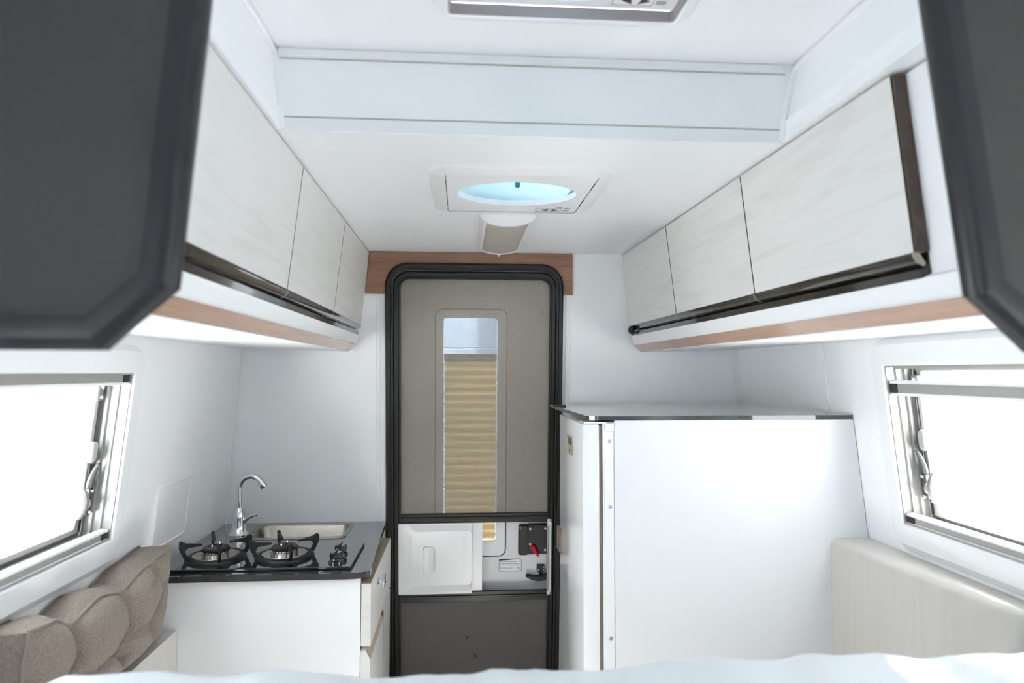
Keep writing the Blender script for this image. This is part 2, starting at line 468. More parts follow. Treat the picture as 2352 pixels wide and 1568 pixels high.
# ------------------------------------------------------------------ windows
def window(name, F, W, bar_v, label, latch_near):
    u0, u1, v0, v1 = W
    t = thing(name, label, 'window', F((u0 + u1) / 2, v0, 0), kind='structure')
    inn = rrect(u0, u1, v0, v1, .004)
    bm = nb()
    # proud moulded surround, chamfered outwards
    o1 = rrect(u0 - .055, u1 + .055, v0 - .075, v1 + .07, .045); o2 = rrect(u0 - .045, u1 + .045, v0 - .052, v1 + .055, .035)
    loft(bm, [LP(F, o1, .0), LP(F, o2, .016), LP(F, rrect(u0 - .003, u1 + .003, v0 - .003, v1 + .003, .006), .016), LP(F, inn, .012), LP(F, inn, 0.0)])
    obj('surround', bm, M['trim'], t, True, 25)
    bm = nb()      # stepped aluminium jamb
    st = [(0, .010), (.004, .010), (.004, 0.0), (.004, -.012), (.010, -.013), (.010, -.020), (.004, -.021), (.004, -.034), (.012, -.035), (.012, -.042), (.006, -.043), (.006, -.060), (0, -.060)]
    loft(bm, [LP(F, rrect(u0 + d, u1 - d, v0 + d, v1 - d, .004), w) for d, w in st])
    obj('jamb', bm, M['alu'], t)
    bm = nb()      # sash frame outside the jamb
    ring(bm, F, rrect(u0 - .01, u1 + .01, v0 - .01, v1 + .01, .01), rrect(u0 + .028, u1 - .028, v0 + .02, v1 - .012, .008), -.078, -.062)
    obj('sash', bm, M['alud'], t)
    bm = nb()
    ring(bm, F, rrect(u0 + .022, u1 - .022, v0 + .016, v1 - .008, .01), rrect(u0 + .040, u1 - .040, v0 + .028, v1 - .02, .008), -.066, -.058)
    obj('sash_rim', bm, M['alu'], t)
    bm = nb()
    box(bm, (u0 + .01, u1 - .01), (v0 + .008, v1 - .004), (-.074, -.070), F)
    obj('pane', bm, M['glass'], t)
    for vc, nm in ((bar_v, 'blind_bar'), (v0 + .013, 'sill_bar')):
        bm = nb()
        h = .015 if nm == 'blind_bar' else .011
        pr = [(vc - h, .004), (vc + h, .004), (vc + h, -.006), (vc + h * .6, -.012), (vc - h * .6, -.012), (vc - h, -.006)]
        prism(bm, pr, u0 + .004, u1 - .026, lambda p, q: F(q, p[0], p[1]))
        b = obj(nm, bm, M['alu'], t)
        bm = nb()
        for dv in (h, -h):
            box(bm, (u0 + .004, u1 - .008), (vc + dv - .0035, vc + dv + .0035), (-.012, .007), F, bev=.001)
        obj('bar_edge', bm, M['white'], b)
        bm = nb(); box(bm, (u1 - .034, u1 - .006), (vc - h + .003, vc + h - .003), (-.014, .0065), F)
        obj('end_cap', bm, M['blackm'], b)
    # stay arm along the sash edge
    ue = u1 - .030
    bm = nb(); box(bm, (ue - .010, ue + .004), (v0 + .05, v1 - .03), (-.058, -.050), F, bev=.002)
    s = obj('stay_arm', bm, M['pgrey'], t)
    bm = nb(); box(bm, (ue + .006, ue + .012), (v0 + .02, v1 - .02), (-.060, -.055), F)
    obj('stay_slot', bm, M['blackm'], s)
    bm = nb()
    box(bm, (ue - .012, ue + .012), (v1 - .075, v1 - .03), (-.056, -.044), F, bev=.003)
    br = obj('stay_bracket', bm, M['greyplas'], t)
    for q in (.04, .065):
        bm = nb(); lathe(bm, [(.005, 0), (.005, .004), (.003, .006)], None, 10, Frame(F(ue - .002, v1 - q, -.044), F.u, F.v, F.w))
        obj('screw', bm, M['chrome'], br, True)
    # small folding catch
    vm = v0 + .52 * (v1 - v0)
    bm = nb(); plate(bm, F, rrect(ue - .030, ue - .006, vm - .022, vm + .026, .008, 4), -.046, -.030, .003)
    c = obj('catch', bm, M['pgrey'], t)
    bm = nb(); box(bm, (ue - .010, ue + .006), (vm - .028, vm + .006), (-.056, -.036), F, bev=.002)
    obj('catch_base', bm, M['alud'], c)
    # cam latch lower down: plate, curved lever, wheel
    vl = v0 + .24 * (v1 - v0)
    bm = nb(); box(bm, (ue - .006, ue + .010), (vl - .038, vl + .030), (-.058, -.036), F, bev=.003)
    l = obj('latch', bm, M['alud'], t)
    bm = nb()
    pts = [F(ue - .002, vl + .03 + .012 * i, -.040 + .0006 * i * i) for i in range(6)]
    tube(bm, pts, [.009, .009, .008, .007, .006, .004], 8)
    obj('lever', bm, M['alud'], l, True)
    bm = nb(); lathe(bm, [(.004, 0), (.016, .001), (.016, .012), (.013, .016), (.001, .016)], None, 16, Frame(F(ue - .006, vl - .008, -.045), F.v, F.w, -F.u))
    obj('wheel', bm, M['pgrey'], l, True)
    bm = nb(); pts = [F(ue - .034, vl + .035 - .015 * i, -.040 + .012 * math.sin(i / 5 * math.pi)) for i in range(6)]
    tube(bm, pts, [.004, .007, .008, .008, .007, .004], 8)
    obj('grip', bm, M['greyplas'], l, True)
    for q in (.022, -.030):
        bm = nb(); lathe(bm, [(.005, 0), (.005, .003), (.003, .005)], None, 10, Frame(F(ue + .003, vl + q, -.036), F.u, F.v, F.w))
        obj('screw', bm, M['chrome'], l, True)
    if latch_near:
        bm = nb(); pts = [F(1.36 - .012 * i, v0 + .040 + .004 * i - .0012 * i * i, -.040) for i in range(7)]
        tube(bm, pts, [.004, .008, .009, .009, .009, .009, .008], 8)
        obj('turn_handle', bm, M['greyplas'], t, True)
    return t

window('window_1', FL, WL, -.012, 'side window in aluminium frame above the brown tufted cushion', False)
window('window_2', FR, WR, -.040, 'side window with lowered blind bar above the pale wooden ledge', True)

def fill_window(name, F, lab):  # openings added behind the camera to let fill light in
    u0, u1, v0, v1 = BW
    t = thing(name, lab, 'window', F((u0 + u1) / 2, v0, 0), kind='structure')
    bm = nb(); ring(bm, F, rrect(u0 - .03, u1 + .03, v0 - .03, v1 + .03, .03), rrect(u0, u1, v0, v1, .01), -.046, .012)
    obj('frame', bm, M['trim'], t)
    bm = nb(); box(bm, (u0 + .001, u1 - .001), (v0 + .001, v1 - .001), (-.036, -.032), F)
    obj('pane', bm, M['glass'], t)
fill_window('fill_window_3', FL, 'unseen fill light window added on the kitchen side of the bed')
fill_window('fill_window_4', FR, 'unseen fill light window added on the fridge side of the bed')

# ------------------------------------------------------------------ entrance door (outer leaf) and fly-screen door
K = 1.018   # the leaf lies a little behind the wall plane
def kp(u, v): return (u * K, v * K)
t = thing('door_1', 'white entrance door with tall narrow window behind the fly screen', 'door', FB(.05, -1.45, -.04), kind='structure')
WO = (-.070 * K, .140 * K, -.671 * K, .206 * K)
bm = nb()
ring(bm, FB, rrect(DU0 + .003, DU1 - .003, -1.44, DV1 - .003, .06), rrect(*WO, .015), -.075, -.042)
obj('leaf', bm, M['leaf'], t)
bm = nb()
oo = rrect(-.100 * K, .175 * K, -.728 * K, .238 * K, .028); oi = rrect(WO[0] + .001, WO[1] - .001, WO[2] + .001, WO[3] - .001, .015)
loft(bm, [LP(FB, oo, -.0425), LP(FB, rrect(-.098 * K, .173 * K, -.726 * K, .236 * K, .027), -.036), LP(FB, oi, -.036), LP(FB, oi, -.07)])
obj('window_trim', bm, M['leafgrey'], t)
bm = nb(); ring(bm, FB, rrect(-.1025 * K, .1775 * K, -.7305 * K, .2405 * K, .03), oo, -.0424, -.0385)
obj('seal', bm, M['ink'], t)
bm = nb(); box(bm, (WO[0] + .002, WO[1] - .002), (WO[2] + .002, WO[3] - .002), (-.068, -.065), FB)
obj('pane', bm, M['glass'], t)
# pleated blind
bm = nb()
npl, sub = 22, 8
vt_, vb_ = .036 * K, WO[2] + .004
A, B_ = [], []
for i in range(npl * sub + 1):
    v = vt_ + (vb_ - vt_) * i / (npl * sub)
    w = -.0535 - .009 * math.cos(2 * math.pi * i / sub)
    A.append(bm.verts.new(FB(WO[0] + .006, v, w))); B_.append(bm.verts.new(FB(WO[1] - .006, v, w)))
for i in range(npl * sub): bm.faces.new([A[i], B_[i], B_[i + 1], A[i + 1]])
bl = obj('pleated_blind', bm, M['pleat'], t, True, 180)
bm = nb(); box(bm, (WO[0] + .003, WO[1] - .003), (.048 * K, .067 * K), (-.062, -.044), FB, bev=.003); box(bm, (WO[0] + .003, WO[1] - .003), (.036 * K, .046 * K), (-.062, -.046), FB, bev=.002)
obj('blind_bar', bm, M['gasket'], bl)
bm = nb()
for i in range(44):
    vv_ = vt_ - .004 - i * .0158
    if vv_ < WO[2] + .01: break
    box(bm, (WO[0] + .0015, WO[0] + .0045), (vv_ - .009, vv_), (-.050, -.048), FB)
obj('stitching', bm, M['white'], bl)
# lock
bm = nb()
plate(bm, FB, rrect(.262 * K, .3395 * K, -.717 * K, -.600 * K, .004), -.042, -.020, .003)
lk = obj('lock', bm, M['blackm'], t)
bm = nb(); plate(bm, FB, rrect(.226 * K, .266 * K, -.724 * K, -.603 * K, .010), -.042, -.028, .004)
obj('finger_pull', bm, M['blackm'], lk)
for (a, b) in ((.271, -.616), (.331, -.615), (.271, -.676), (.331, -.700)):
    bm = nb(); lathe(bm, [(.0047, 0), (.0047, .003), (.003, .0045)], None, 12, Frame(FB(a * K, b * K, -.020), FB.u, FB.v, FB.w))
    obj('screw', bm, M['white'], lk, True)
bm = nb(); plate(bm, FB, rrect(.2305 * K, .2345 * K, -.618 * K, -.608 * K, .002, 3), -.028, -.0265)
obj('screw', bm, M['white'], lk)
bm = nb()
tube(bm, [FB(.281 * K, -.688 * K, -.020), FB(.283 * K, -.690 * K, -.009), FB(.288 * K, -.698 * K, -.006), FB(.296 * K, -.709 * K, -.005), FB(.303 * K, -.720 * K, -.005)], [.0105, .0105, .0085, .0055, .003], 12)
obj('red_lever', bm, M['red'], lk, True)['label'] = 'red locking lever'
# handle
bm = nb(); plate(bm, FB, rrect(.300 * K, .331 * K, -.793 * K, -.765 * K, .004), -.042, -.030, .002)
box(bm, (.308 * K, .323 * K), (-.808 * K, -.790 * K), (-.042, -.028), FB, bev=.003)
hd = obj('handle', bm, M['blackm'], t)
bm = nb()
pts = [(.256, -.800), (.268, -.804), (.282, -.809), (.298, -.8125), (.315, -.812), (.330, -.808), (.342, -.805)]
tube(bm, [FB(a * K, b * K, -.020) for a, b in pts], [.006, .0095, .0105, .0115, .012, .012, .013], 12)
obj('lever', bm, M['blackm'], hd, True)
for a, b in ((.305, -.784), (.327, -.784), (.328, -.772)):
    bm = nb(); lathe(bm, [(.0026, 0), (.0026, .002), (.001, .003)], None, 10, Frame(FB(a * K, b * K, -.030), FB.u, FB.v, FB.w))
    obj('screw', bm, M['white'], hd, True)
# warning sticker
su0, su1, sv0, sv1 = .1495 * K, .2405 * K, -.792 * K, -.741 * K
bm = nb(); plate(bm, FB, rrect(su0, su1, sv0, sv1, .005), -.042, -.0414)
sk = obj('sticker', bm, M['white'], t)
bm = nb()
ring(bm, FB, rrect(su0 + .0005, su1 - .0005, sv0 + .0005, sv1 - .0005, .005), rrect(su0 + .0022, su1 - .0022, sv0 + .0022, sv1 - .0022, .0035), -.0414, -.0411)
prism(bm, [(su0 + .002, sv1 - .0075), (su0 + .032, sv1 - .006), (su0 + .060, sv1 - .0035), (su0 + .033, sv1 - .001), (su0 + .004, sv1 - .001)], -.0414, -.0410, lambda p, q: FB(p[0], p[1], q))
obj('border', bm, M['ink'], sk)
bm = nb()
rng = random.Random(2)
for vv_, e in ((-.0125, .072), (-.0205, .086), (-.0255, .084), (-.0345, .066), (-.0395, .060)):
    q = su0 + .005
    while q < su0 + e - .004:
        L_ = rng.uniform(.004, .011)
        box(bm, (q, min(q + L_, su0 + e)), (sv1 + vv_ - .0011, sv1 + vv_ + .0011), (-.0414, -.0411), FB)
        q += L_ + .0018
obj('print_line', bm, M['inkg'], sk)['kind'] = 'stuff'
bm = nb()
tc_ = (su1 - .0135, sv0 + .0125)
tri = [(tc_[0] + .0085 * math.cos(a), tc_[1] + .0085 * math.sin(a)) for a in (math.pi / 2, math.pi * 7 / 6, math.pi * 11 / 6)]
tri2 = [(tc_[0] + .0066 * math.cos(a), tc_[1] + .0066 * math.sin(a)) for a in (math.pi / 2, math.pi * 7 / 6, math.pi * 11 / 6)]
ring(bm, FB, tri, tri2, -.0414, -.0411)
box(bm, (tc_[0] - .0006, tc_[0] + .0006), (tc_[1] - .0005, tc_[1] + .0042), (-.0414, -.0411), FB)
box(bm, (tc_[0] - .0006, tc_[0] + .0006), (tc_[1] - .0024, tc_[1] - .0012), (-.0414, -.0411), FB)
obj('warning_triangle', bm, M['ink'], sk)

# black door frame
t = thing('trim_10', 'black rounded frame around the entrance door', 'door frame', FB(.05, -1.45, 0), kind='structure')
bm = nb()
fo, f2, fi = (-.290, .393, -1.448, .418), (-.283, .386, -1.448, .411), (-.264, .369, -1.448, .390)
loft(bm, [LP(FB, rrect(*fo, .085, 10), .0), LP(FB, rrect(*fo, .085, 10), .016), LP(FB, rrect(*f2, .08, 10), .024), LP(FB, rrect(-.272, .377, -1.448, .399, .07, 10), .024), LP(FB, rrect(-.269, .374, -1.448, .396, .068, 10), .019), LP(FB, rrect(*fi, .064, 10), .019), LP(FB, rrect(*fi, .064, 10), -.04)])
obj('door_frame', bm, M['black'], t, True, 30)
# fly-screen door
t = thing('door_2', 'black framed fly screen door with white sliding panels across the middle', 'screen door', FB(.05, -1.45, .01), kind='structure')
bm = nb()
so, si = (-.262, .367, -1.445, .388), (-.233, .341, -1.42, .356)
loft(bm, [LP(FB, rrect(*so, .062, 8), -.006), LP(FB, rrect(*so, .062, 8), .012), LP(FB, rrect(-.256, .362, -1.44, .382, .058, 8), .016), LP(FB, rrect(-.243, .351, -1.43, .367, .046, 8), .016), LP(FB, rrect(-.240, .348, -1.427, .363, .043, 8), .011), LP(FB, rrect(*si, .036, 8), .011), LP(FB, rrect(*si, .036, 8), -.006)], closed=True)
obj('screen_frame', bm, M['black'], t, True, 30)
for a, b in ((-.552, -.590), (-.905, -.864)):
    bm = nb()
    lo, hi = min(a, b), max(a, b)
    box(bm, (-.236, .344), (lo, hi), (-.004, .008), FB, bev=.002)
    box(bm, (-.236, .344), ((lo + hi) / 2 - .003, (lo + hi) / 2 + .006), (.006, .0125), FB, bev=.002)
    obj('cross_rail', bm, M['black'], t)
bm = nb(); box(bm, (-.234, .342), (-.553, .357), (.0005, .0015), FB)
obj('fly_mesh', bm, M['net'], t)
bm = nb(); box(bm, (-.234, .342), (-1.421, -.904), (.0005, .0015), FB)
obj('fly_mesh', bm, M['netd'], t)
for a, b in ((.026, -1.052), (.058, -1.128)):
    bm = nb(); lathe(bm, [(.0062, 0), (.0062, .003), (.004, .005)], None, 10, Frame(FB(a, b, .0015), FB.u, FB.v, FB.w))
    obj('rivet', bm, M['blackm'], t, True)
# sliding panels
bm = nb(); box(bm, (-.200, .085), (-.866, -.588), (-.003, .001), FB, bev=.001)
p2 = obj('sliding_panel', bm, M['white'], t)
bm = nb(); prism(bm, [(.046, -.592), (.066, -.618), (.066, -.838), (.046, -.862)], .001, .0035, lambda p, q: FB(p[0], p[1], q))
obj('rib', bm, M['white'], p2)
bm = nb()
po = rrect(-.242, .044, -.868, -.588, .002)
loops = [LP(FB, po, .002), LP(FB, po, .016), LP(FB, rrect(-.219, .0435, -.860, -.594, .022), .016), LP(FB, rrect(-.190, .0432, -.838, -.622, .018), .0045)]
loft(bm, loops, True, True)
pA = obj('sliding_panel', bm, M['white'], t, True, 20)
bm = nb()
loft(bm, [LP(FB, rrect(-.149, -.100, -.788, -.681, .014), .005), LP(FB, rrect(-.147, -.102, -.786, -.683, .013), .010), LP(FB, rrect(-.140, -.108, -.780, -.690, .011), .0075)], False, True)
obj('finger_grip', bm, M['white'], pA, True, 20)
bm = nb()
plate(bm, FB, rrect(.341, .3575, -.880, -.577, .004), .011, .020, .003)
gp = obj('screen_grip', bm, M['white'], t, True, 30)
bm = nb(); plate(bm, FB, rrect(.3395, .346, -.862, -.600, .003), .012, .026, .002)
obj('grip_ridge', bm, M['pgrey'], gp)
for v in (-.584, -.873):
    bm = nb(); lathe(bm, [(.0035, 0), (.0035, .002), (.002, .0025)], None, 10, Frame(FB(.352, v, .020), FB.u, FB.v, FB.w))
    obj('screw', bm, M['steel'], gp, True)

# ------------------------------------------------------------------ overhead cabinets
def sec(y, side):
    """front line of a cabinet at depth y: x at z=1.91, and outward lean to z"""
    if side < 0:
        x0 = -.350
    else:
        x0 = .653 - (.653 - .624) * (y - .98) / (2.6 - .98)
    return lambda z, d=0: x0 + side * ((HC - z) * .115 + d)

def overhead(side, label, grp):
    xw = xl if side < 0 else xr
    y0, y1 = .715, 2.60
    t = thing('overhead_cabinet', label, 'cabinet', (xw(1.53) - side * .2, 1.65, 1.53), grp)
    def put(p, y):        # p = (depth behind the front line, z); depth 'w' reaches the wall
        z = p[1]
        x = xw(z) - side * .002 if p[0] == 'w' else sec(y, side)(z, p[0])
        return Vector((x, y if y != y1 else min(y1 + .03, yb(z) - .004), z))
    bm = nb()
    prism(bm, [(.022, 1.905), ('w', 1.905), ('w', 1.545), (.035, 1.533), (.010, 1.556), (.004, 1.592), (.022, 1.600), (.022, 1.632)], y0, y1, put)
    obj('carcass', bm, M['whitep'], t)
    # veneer strip under the chamfer
    bm = nb()
    prism(bm, [(.009, 1.5565), (.0345, 1.533), (.0335, 1.5305), (.007, 1.5555)], y0, y1, put)
    obj('veneer_strip', bm, M['veneer'], t)['label'] = 'glossy brown veneer strip'
    bm = nb()
    prism(bm, [('w', 1.540), (.036, 1.529), (.036, 1.533), ('w', 1.545)], y0, y1, put)
    obj('bottom_panel', bm, M['whitep'], t)
    # profile channel along the whole front, and doors with their own grip profile
    ys = [.98 if side > 0 else .90, 1.524, 2.072, 2.60]
    bm = nb()
    prism(bm, [(.005, 1.592), (.004, 1.606), (.012, 1.607), (.018, 1.614), (.021, 1.634), (.028, 1.634), (.028, 1.592)], ys[0], y1, put)
    obj('channel', bm, M['channel'], t, True, 50)
    for i in range(3):
        a, b = ys[i] + .003, ys[i + 1] - .002
        if i == 2: b = y1
        bm = nb()
        prism(bm, [(0, 1.904), (.020, 1.904), (.020, 1.642), (0, 1.632)], a, b, put)
        d = obj('cabinet_door', bm, M['doorwood'], t)
        bm = nb()
        prism(bm, [(.0, 1.904), (.0195, 1.904), (.0195, 1.642), (.0, 1.632)], a - .0012, a, put)
        obj('edge_band', bm, M['edgebrown'], d)
        if i < 2:
            bm = nb(); prism(bm, [(.0005, 1.903), (.0195, 1.903), (.0195, 1.642), (.0005, 1.633)], b, b + .0008, put)
            obj('edge_band', bm, M['edgebrown'], d)
        bm = nb()
        prism(bm, [(-.001, 1.631), (-.002, 1.628), (.003, 1.617), (.012, 1.612), (.0145, 1.6135), (.006, 1.622), (.006, 1.6315)], a, b, put)
        obj('grip_profile', bm, M['channel'], d, True, 50)
        bm = nb()
        prism(bm, [(-.0015, 1.632), (-.0025, 1.627), (.003, 1.616), (.014, 1.611), (.017, 1.616), (.008, 1.632)], a - .0014, a + .0012, put)
        obj('profile_cap', bm, M['plate'], d)
    # brown front edge of the first door is thicker: end lipping
    bm = nb()
    prism(bm, [(.001, 1.904), (.021, 1.904), (.021, 1.634), (.001, 1.634)], ys[0] - .004, ys[0], put)
    obj('end_lipping', bm, M['edgebrown'], t)
    # scalloped cover over the gap between door and bed wall: hinge caps
    if side > 0:
        for z in (1.60, 1.70, 1.78, 1.86):
            bm = nb()
            p = put((.0, z), .80)
            box(bm, (p.x + .014, p.x + .024), (.80, .83), (z - .02, z + .02), bev=.003)
            obj('hinge_cap', bm, M['white'], t)
        bm = nb(); p = put((.0, 1.612), 2.588)
        lathe(bm, [(.004, 0), (.016, .001), (.016, .006), (.012, .009), (.001, .010)], None, 16, Frame(p + Vector((-.004, -.006, 0)), (1, 0, 0), (0, 0, 1), (0, -1, 0)))
        pb = obj('push_button', bm, M['blackm'], t, True)
        bm = nb(); lathe(bm, [(.006, 0), (.006, .004), (.003, .006)], None, 12, Frame(p + Vector((.010, -.012, -.006)), (1, 0, 0), (0, 0, 1), (0, -1, 0)))
        obj('button_cap', bm, M['white'], pb, True)
    return t
overhead(-1, 'pale ash overhead cabinet above the sink and hob', 'overhead cabinets')
overhead(1, 'pale ash overhead cabinet above the fridge', 'overhead cabinets')

# ------------------------------------------------------------------ kitchen unit
CT = .871
t = thing('kitchen_unit', 'white base cabinet under the black worktop beside the door', 'cabinet', (-.6, 2.35, 0))
bm = nb()
box(bm, (-.90, -.292), (2.052, 2.07), (.0, CT - .019))
obj('end_panel', bm, M['whitep'], t)
bm = nb()
prism(bm, [(-.915, 2.07), (-.296, 2.07), (-.296, 2.70), (-.915, 2.70)], .0, .755, lambda p, z: Vector((max(p[0], xl(z) + .002), min(p[1], yb(z) - .003), z)))
obj('carcass', bm, M['whitep'], t)
bm = nb(); box(bm, (-.290, -.262), (2.052, 2.605), (.652, .832), bev=.0015)
d = obj('drawer_front', bm, M['doorwood'], t)
bm = nb(); box(bm, (-.2895, -.2625), (2.0525, 2.604), (.832, .8335))
obj('edge_band', bm, M['beigeedge'], d)
bm = nb()
kF = Frame((-.262, 2.224, .789), (0, 1, 0), (0, 0, 1), (1, 0, 0))
lathe(bm, [(.012, 0), (.006, .004), (.006, .014), (.011, .017), (.011, .022), (.004, .026)], None, 16, kF)
kb = obj('knob', bm, M['chrome'], d, True)
bm = nb()
for a in range(4):
    an = R(45 + 90 * a)
    tube(bm, [kF(.004 * math.cos(an), .004 * math.sin(an), .019), kF(.024 * math.cos(an), .024 * math.sin(an), .019)], [.006, .0035], 8)
obj('knob_arm', bm, M['chrome'], kb, True)
bm = nb()
prism(bm, [(-.290, .08), (-.262, .08), (-.262, .615), (-.276, .640), (-.290, .640)], 2.052, 2.385, lambda p, y: Vector((p[0], y, p[1])))
d = obj('cupboard_door', bm, M['doorwood'], t)
bm = nb()
prism(bm, [(-.262, .6155), (-.2755, .640), (-.2745, .6405), (-.2612, .616)], 2.0525, 2.3845, lambda p, y: Vector((p[0], y, p[1])))
obj('grip_bevel', bm, M['beigeedge'], d)
bm = nb(); box(bm, (-.2905, -.2615), (2.3852, 2.3875), (.08, .64))
obj('edge_band', bm, M['edgebrown'], d)
bm = nb(); box(bm, (-.290, -.262), (2.392, 2.605), (.08, .646), bev=.0015)
obj('fixed_panel', bm, M['doorwood'], t)

# worktop with sink cut-out
SX0, SX1, SY0, SY1 = -.762, -.404, 2.450, 2.680
bm = nb()
def wt(pts):
    prism(bm, pts, CT - .018, CT, lambda p, z: Vector((p[0], p[1], z)))
xa = xl(CT) + .004; yb_ = yb(CT) - .003
hx0, hx1, hy0, hy1 = SX0 + .008, SX1 - .008, SY0 + .008, SY1 - .008
wt([(xa, 2.030), (-.320, 2.030), (-.295, 2.033), (-.276, 2.042), (-.264, 2.055), (-.282, hy0), (xa, hy0)])
wt([(xa, hy0), (hx0, hy0), (hx0, hy1), (xa, hy1)])
wt([(hx1, hy0), (-.282, hy0), (-.290, hy1), (hx1, hy1)])
wt([(xa, hy1), (-.290, hy1), (-.296, yb_), (xa, yb_)])
tag(obj('worktop', bm, M['stone']), 'black polished kitchen worktop holding the sink and hob', 'worktop')

# sink
t = thing('sink', 'small rectangular stainless steel sink beside the tap', 'sink', ((SX0 + SX1) / 2, (SY0 + SY1) / 2, CT))
bm = nb()
Fs = Frame((0, 0, 0), (1, 0, 0), (0, 1, 0), (0, 0, 1))
loft(bm, [LP(Fs, rrect(SX0, SX1, SY0, SY1, .03), CT + .0005), LP(Fs, rrect(SX0 + .002, SX1 - .002, SY0 + .002, SY1 - .002, .03), CT + .004),
          LP(Fs, rrect(SX0 + .012, SX1 - .012, SY0 + .012, SY1 - .012, .028), CT + .004), LP(Fs, rrect(SX0 + .016, SX1 - .016, SY0 + .016, SY1 - .016, .028), CT - .002),
          LP(Fs, rrect(SX0 + .022, SX1 - .022, SY0 + .022, SY1 - .022, .03), CT - .09), LP(Fs, rrect(SX0 + .04, SX1 - .04, SY0 + .04, SY1 - .04, .03), CT - .105)], False, True)
obj('basin', bm, M['steel'], t, True, 50)
bm = nb(); lathe(bm, [(.025, 0), (.025, .003), (.018, .004), (.016, .001), (.001, .001)], ((SX0 + SX1) / 2, (SY0 + SY1) / 2, CT - .105))
obj('drain', bm, M['chrome'], t, True)

# tap
fx, fy = -.791, 2.530
t = thing('tap', 'chrome swan neck tap on the worktop behind the sink', 'tap', (fx, fy, CT))
bm = nb(); lathe(bm, [(.034, 0), (.034, .003), (.026, .012), (.0225, .03), (.0205, .06), (.0195, .088), (.0165, .092), (.015, .096)], (fx, fy, CT + .0003), 28)
obj('body', bm, M['chrome'], t, True)
bm = nb()
pts = [(fx, fy, CT + .092), (fx, fy, CT + .13), (fx, fy, CT + .165)]
for i in range(1, 13):
    a = math.pi * (1 - i / 12 * .86)
    pts.append((fx + .040 + .040 * math.cos(a), fy, CT + .168 + .040 * math.sin(a)))
tube(bm, pts, .0108, 14)
obj('spout', bm, M['chrome'], t, True)
e, e2 = Vector(pts[-1]), Vector(pts[-2]); dr = (e - e2).normalized()
bm = nb(); tube(bm, [e - dr * .004, e, e + dr * .018, e + dr * .022], [.0125, .0132, .0132, .011], 14)
obj('aerator', bm, M['chrome'], t, True)
bm = nb(); tube(bm, [(fx + .014, fy, CT + .046), (fx + .028, fy - .002, CT + .058), (fx + .045, fy - .004, CT + .066), (fx + .066, fy - .006, CT + .072)], [.011, .007, .005, .0035], 10)
obj('lever', bm, M['chrome'], t, True)

# hob
t = thing('gas_hob', 'two burner black glass gas hob set on the worktop', 'hob', (-.61, 2.21, CT))
bm = nb()
box(bm, (-.886, -.322), (2.066, 2.352), (CT + .0005, CT + .009), bev=.002)
obj('glass_plate', bm, M['hobglass'], t)
def burner(cx, cy):
    bm = nb(); lathe(bm, [(.089, 0), (.089, .004), (.083, .011), (.074, .011), (.070, .004)], (cx, cy, CT + .009), 36)
    b = obj('burner', bm, M['iron'], t, True, 60)
    bm = nb(); lathe(bm, [(.072, .0), (.068, .010), (.050, .004), (.03, .004)], (cx, cy, CT + .010), 32)
    obj('steel_dish', bm, M['steel'], b, True)
    bm = nb(); lathe(bm, [(.042, 0), (.042, .016), (.038, .020), (.030, .020)], (cx, cy, CT + .014), 32)
    obj('burner_head', bm, M['chrome'], b, True)
    bm = nb()
    lathe(bm, [(.041, 0), (.041, .004), (.036, .009), (.022, .009), (.018, .006), (.001, .006)], (cx, cy, CT + .0345), 32)
    for k in range(24):
        a = 2 * math.pi * k / 24
        bmesh.ops.create_cube(bm, size=.0035, matrix=Matrix.Translation((cx + .041 * math.cos(a), cy + .041 * math.sin(a), CT + .0345)))
    obj('flame_cap', bm, M['iron'], b, True, 30)
    for k in range(2):
        bm = nb(); lathe(bm, [(.003, 0), (.003, .006), (.001, .009)], (cx + (.0 if k else -.008), cy + (.03 if k else -.012), CT + .043), 8)
        obj('igniter_pin', bm, M['chrome'], b, True)
    for k in range(4):
        a = R(25 + 90 * k)
        F = Frame((cx, cy, CT), (math.cos(a), math.sin(a), 0), (0, 0, 1), (-math.sin(a), math.cos(a), 0))
        bm = nb()
        out = [(.072, .012), (.090, .016), (.104, .046), (.104, .066), (.098, .070), (.084, .062), (.040, .056), (.038, .051), (.079, .048), (.087, .040), (.082, .026), (.070, .020)]
        prism(bm, out, -.004, .004, lambda p, q: F(p[0], p[1], q))
        obj('pan_support', bm, M['iron'], b)
burner(-.752, 2.192); burner(-.545, 2.192)
for cx, cy in ((-.374, 2.112), (-.376, 2.205)):
    bm = nb(); lathe(bm, [(.022, 0), (.022, .006), (.017, .009), (.016, .012), (.019, .016), (.0185, .028), (.016, .031), (.001, .031)], (cx, cy, CT + .009), 20)
    k = obj('knob', bm, M['hobglass'], t, True, 35)
    bm = nb(); box(bm, (cx - .0035, cx + .0035), (cy - .020, cy + .020), (CT + .034, CT + .045), bev=.002)
    obj('knob_grip', bm, M['hobglass'], k)

# access hatch on the wall
bm = nb()
ho = rrect(2.052, 2.302, -.52, -.328, .02)
loft(bm, [LP(FL, ho, 0), LP(FL, ho, .004), LP(FL, rrect(2.058, 2.296, -.514, -.334, .018), .006), LP(FL, rrect(2.062, 2.292, -.51, -.338, .016), .003)], False, True)
tag(obj('access_hatch', bm, M['white'], smooth=True, angle=25), 'thin white access hatch on the wall above the hob', 'hatch')

